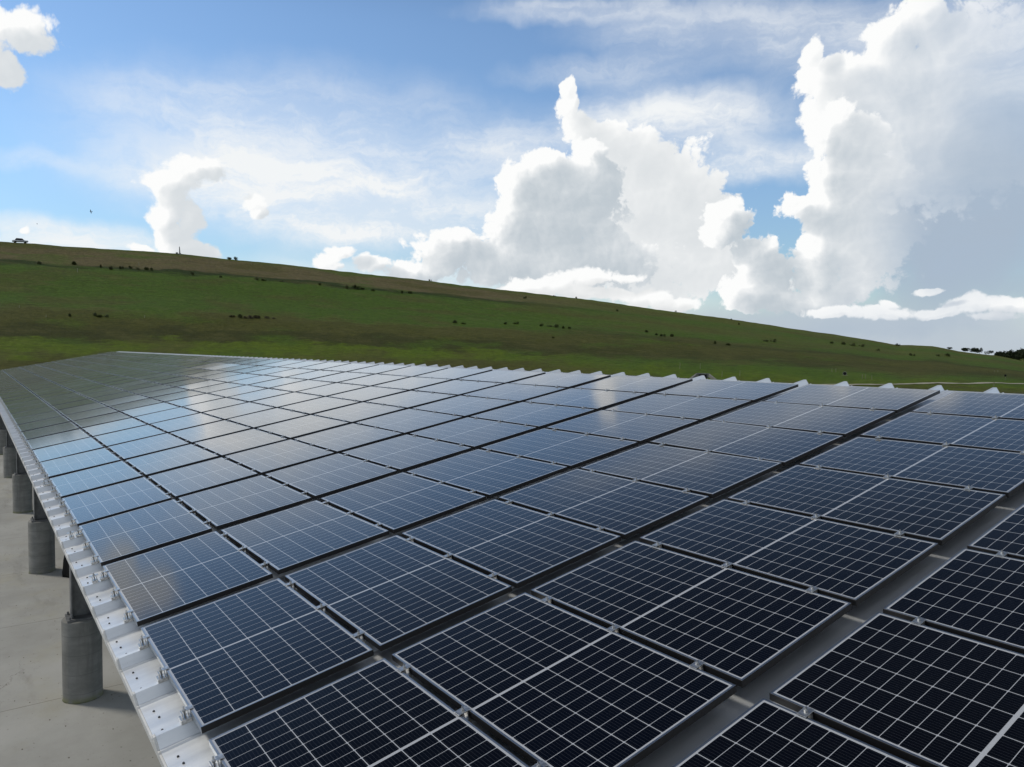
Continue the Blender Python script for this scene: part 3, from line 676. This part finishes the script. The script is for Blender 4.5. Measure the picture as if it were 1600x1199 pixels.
m, b, p = mat('dark_opening', (0.004, 0.004, 0.004), 0.9); MAT['dark'] = m
p_, r_ = on_hill(-50.65, -1.98)
cu = empty('culvert', p_, (0, 0, R(-50.65 + 180))); tag(cu, 'grey concrete culvert with dark mouth and sloping aprons behind the roof ridge', 'culvert')
bm = bmesh.new(); add_box(bm, -0.35, -0.10, -0.9, 0.9, -0.4, 0.75, 0.03); add_box(bm, -0.40, -0.05, -1.0, 1.0, 0.752, 0.86, 0.02); mesh_obj('headwall', bm, MAT['culv'], cu)
bm = bmesh.new(); add_box(bm, -0.098, 0.02, -0.62, 0.62, 0.02, 0.66, 0.02); mesh_obj('mouth', bm, MAT['dark'], cu)
for s_ in (-1, 1):
    bm = bmesh.new()
    q = [(0.0, s_ * 0.92, 0.8), (0.0, s_ * 1.10, 0.8), (1.6, s_ * 2.5, -0.25), (1.6, s_ * 2.0, -0.25)]
    T_ = [bm.verts.new(v) for v in q]; B_ = [bm.verts.new((x, y, z - 0.5)) for x, y, z in q]
    for k in range(4): bm.faces.new((T_[k], T_[(k + 1) % 4], B_[(k + 1) % 4], B_[k]))
    bm.faces.new(T_); bm.faces.new(B_[::-1]); bmesh.ops.recalc_face_normals(bm, faces=bm.faces)
    mesh_obj('wing_wall', bm, MAT['culv'], cu)
p_, r_ = on_hill(-60.39, -1.55)
dp = empty('drain_outlet', p_, (0, 0, R(-60.39 + 180))); tag(dp, 'small dark drain pipe outlet with pale rim in the green slope', 'drain outlet')
bm = bmesh.new()
n = 16
for ring_r, x in ((0.30, 0.0), (0.30, 0.14)): pass
A = [[bm.verts.new((x, rr * math.cos(2 * math.pi * i / n), 0.30 + rr * math.sin(2 * math.pi * i / n))) for i in range(n)] for rr, x in ((0.34, -0.4), (0.34, 0.15), (0.27, 0.15), (0.27, -0.3))]
for P_, Q_ in zip(A, A[1:]):
    for i in range(n): bm.faces.new((P_[i], P_[(i + 1) % n], Q_[(i + 1) % n], Q_[i]))
mesh_obj('pipe_rim', bm, MAT['culv'], dp)
bm = bmesh.new(); bm.faces.new([bm.verts.new((-0.05, 0.268 * math.cos(2 * math.pi * i / n), 0.30 + 0.268 * math.sin(2 * math.pi * i / n))) for i in range(n)]); mesh_obj('pipe_mouth', bm, MAT['dark'], dp)
bm = bmesh.new(); add_box(bm, 0.16, 0.6, -0.5, 0.5, -0.3, 0.02, 0.02); mesh_obj('apron', bm, MAT['stake'], dp)
p_, r_ = on_hill(-69.86, -1.62)
bx = empty('marker_post', p_, (0, 0, R(110))); tag(bx, 'stake with a small black box on top at the far right of the slope', 'marker post')
bm = bmesh.new(); add_tube(bm, (0, 0, -0.2), (0, 0, 0.62), 0.035, 8); mesh_obj('post', bm, MAT['stake'], bx)
bm = bmesh.new(); add_box(bm, -0.15, 0.15, -0.16, 0.16, 0.622, 0.98, 0.02); mesh_obj('box', bm, MAT['dark'], bx)
# skyline post beside a low block
p_, r_ = on_hill(-12.17, 6.45)
m, b, p = mat('dark_metal', (0.05, 0.05, 0.05), 0.6); MAT['dmetal'] = m
sp_ = empty('skyline_post', p_, (0, 0, R(78))); tag(sp_, 'upright dark post beside a low block on the hill skyline', 'post')
bm = bmesh.new(); add_tube(bm, (0, 0, -0.4), (0.12, 0, 2.6), 0.24, 10, 0.12); add_tube(bm, (0.12, 0, 2.6), (0.13, 0, 2.75), 0.15, 10, 0.05); mesh_obj('shaft', bm, MAT['dmetal'], sp_)
bm = bmesh.new(); add_tube(bm, (0, 0, -0.5), (0.01, 0, 0.45), 0.62, 10, 0.32); mesh_obj('base_mound', bm, MAT['culv'], sp_)
bm = bmesh.new(); add_box(bm, 0.62, 1.35, -0.4, 0.4, -0.4, 0.62, 0.06); mesh_obj('block', bm, MAT['culv'], sp_)
# parked car on the hill top
p_, r_ = on_hill(-2.81, 6.55)
m, b, p = mat('car_paint', (0.55, 0.56, 0.57), 0.3, 0.2); MAT['paint'] = m
m, b, p = mat('car_glass', (0.02, 0.022, 0.025), 0.08); MAT['cglass'] = m
m, b, p = mat('tyre_rubber', (0.015, 0.015, 0.015), 0.8); MAT['tyre'] = m
m, b, p = mat('lamp_red', (0.35, 0.02, 0.02), 0.3); MAT['red'] = m
car = empty('parked_car', p_ + Vector((0, 0, -0.30)), (0, R(2.2), R(92))); car.scale = (0.9, 0.9, 0.9); tag(car, 'pale pickup-like car parked on the hill crest at the far left', 'car')
def extr(pts, y0, y1, inset=0.0):
    bm = bmesh.new()
    zs = [q[1] for q in pts]; zl, zh = min(zs), max(zs)
    A = []; B = []
    for x, z in pts:
        k = inset * (z - zl) / (zh - zl)
        A.append(bm.verts.new((x, y0 + k, z))); B.append(bm.verts.new((x, y1 - k, z)))
    n = len(pts)
    for i in range(n): bm.faces.new((A[i], A[(i + 1) % n], B[(i + 1) % n], B[i]))
    bm.faces.new(A[::-1]); bm.faces.new(B); bmesh.ops.recalc_face_normals(bm, faces=bm.faces)
    return bm
bb_ = extr([(-2.35, 0.45), (-2.40, 0.80), (-2.32, 0.98), (-1.1, 1.02), (2.2, 1.00), (2.42, 0.9), (2.45, 0.45)], -0.88, 0.88)
bmesh.ops.bevel(bb_, geom=list(bb_.edges), offset=0.06, segments=2, affect='EDGES')
mesh_obj('body', bb_, MAT['paint'], car, True)
mesh_obj('cabin', extr([(-1.25, 1.02), (-0.65, 1.60), (1.25, 1.66), (1.75, 1.02)], -0.86, 0.86, 0.16), MAT['cglass'], car)
rf = extr([(-0.62, 1.60), (-0.55, 1.70), (1.15, 1.75), (1.28, 1.66)], -0.72, 0.72, 0.05); mesh_obj('roof', rf, MAT['paint'], car)
for x in (-1.5, 1.55):
    for y in (-0.80, 0.80):
        bm = bmesh.new(); add_tube(bm, (x, y - 0.12, 0.36), (x, y + 0.12, 0.36), 0.37, 20); mesh_obj('wheel', bm, MAT['tyre'], car)
for y in (-0.62, 0.62):
    bm = bmesh.new(); add_box(bm, 2.44, 2.47, y - 0.14, y + 0.14, 0.72, 0.88); mesh_obj('tail_lamp', bm, MAT['red'], car)
# birds
m, b, p = mat('bird_feathers', (0.03, 0.035, 0.04), 0.8); MAT['bird'] = m
def bird(az, el, dist, size, label):
    c = CAM + Vector((math.cos(R(az)) * math.cos(R(el)), math.sin(R(az)) * math.cos(R(el)), math.sin(R(el)))) * dist
    o = empty('bird', c, (R(70), 0, R(az + 60))); o.scale = (size,) * 3; tag(o, label, 'bird', 'birds in the sky')
    bm = bmesh.new(); prev = None
    rings = []
    for x, rr in ((-0.5, 0.02), (-0.35, 0.09), (-0.05, 0.15), (0.2, 0.13), (0.34, 0.08), (0.44, 0.085), (0.52, 0.05), (0.6, 0.01)):
        rings.append([bm.verts.new((x, rr * math.cos(2 * math.pi * i / 10), rr * math.sin(2 * math.pi * i / 10))) for i in range(10)])
    for P_, Q_ in zip(rings, rings[1:]):
        for i in range(10): bm.faces.new((P_[i], P_[(i + 1) % 10], Q_[(i + 1) % 10], Q_[i]))
    mesh_obj('body', bm, MAT['bird'], o, True)
    for s_ in (-1, 1):
        bm = bmesh.new()
        q = [(0.25, 0.1, 0.05), (0.32, 0.55, 0.22), (0.05, 1.05, 0.10), (-0.08, 0.6, 0.18), (-0.18, 0.1, 0.05)]
        A = [bm.verts.new((x, y * s_, z + 0.012)) for x, y, z in q]; B = [bm.verts.new((x, y * s_, z - 0.012)) for x, y, z in q]
        bm.faces.new(A); bm.faces.new(B[::-1])
        for i in range(5): bm.faces.new((A[i], A[(i + 1) % 5], B[(i + 1) % 5], B[i]))
        bmesh.ops.recalc_face_normals(bm, faces=bm.faces); mesh_obj('wing', bm, MAT['bird'], o)
    bm = bmesh.new(); q = [(-0.45, 0.04, 0), (-0.85, 0.16, 0), (-0.85, -0.16, 0), (-0.45, -0.04, 0)]
    A = [bm.verts.new((x, y, 0.01)) for x, y, z in q]; B = [bm.verts.new((x, y, -0.01)) for x, y, z in q]
    bm.faces.new(A); bm.faces.new(B[::-1])
    for i in range(4): bm.faces.new((A[i], A[(i + 1) % 4], B[(i + 1) % 4], B[i]))
    bmesh.ops.recalc_face_normals(bm, faces=bm.faces); mesh_obj('tail', bm, MAT['bird'], o)
bird(-6.77, 8.89, 90, 0.22, 'dark bird flying in the blue sky above the hill at left')
bird(-3.73, 7.82, 160, 0.16, 'tiny distant bird lower left of the larger one')
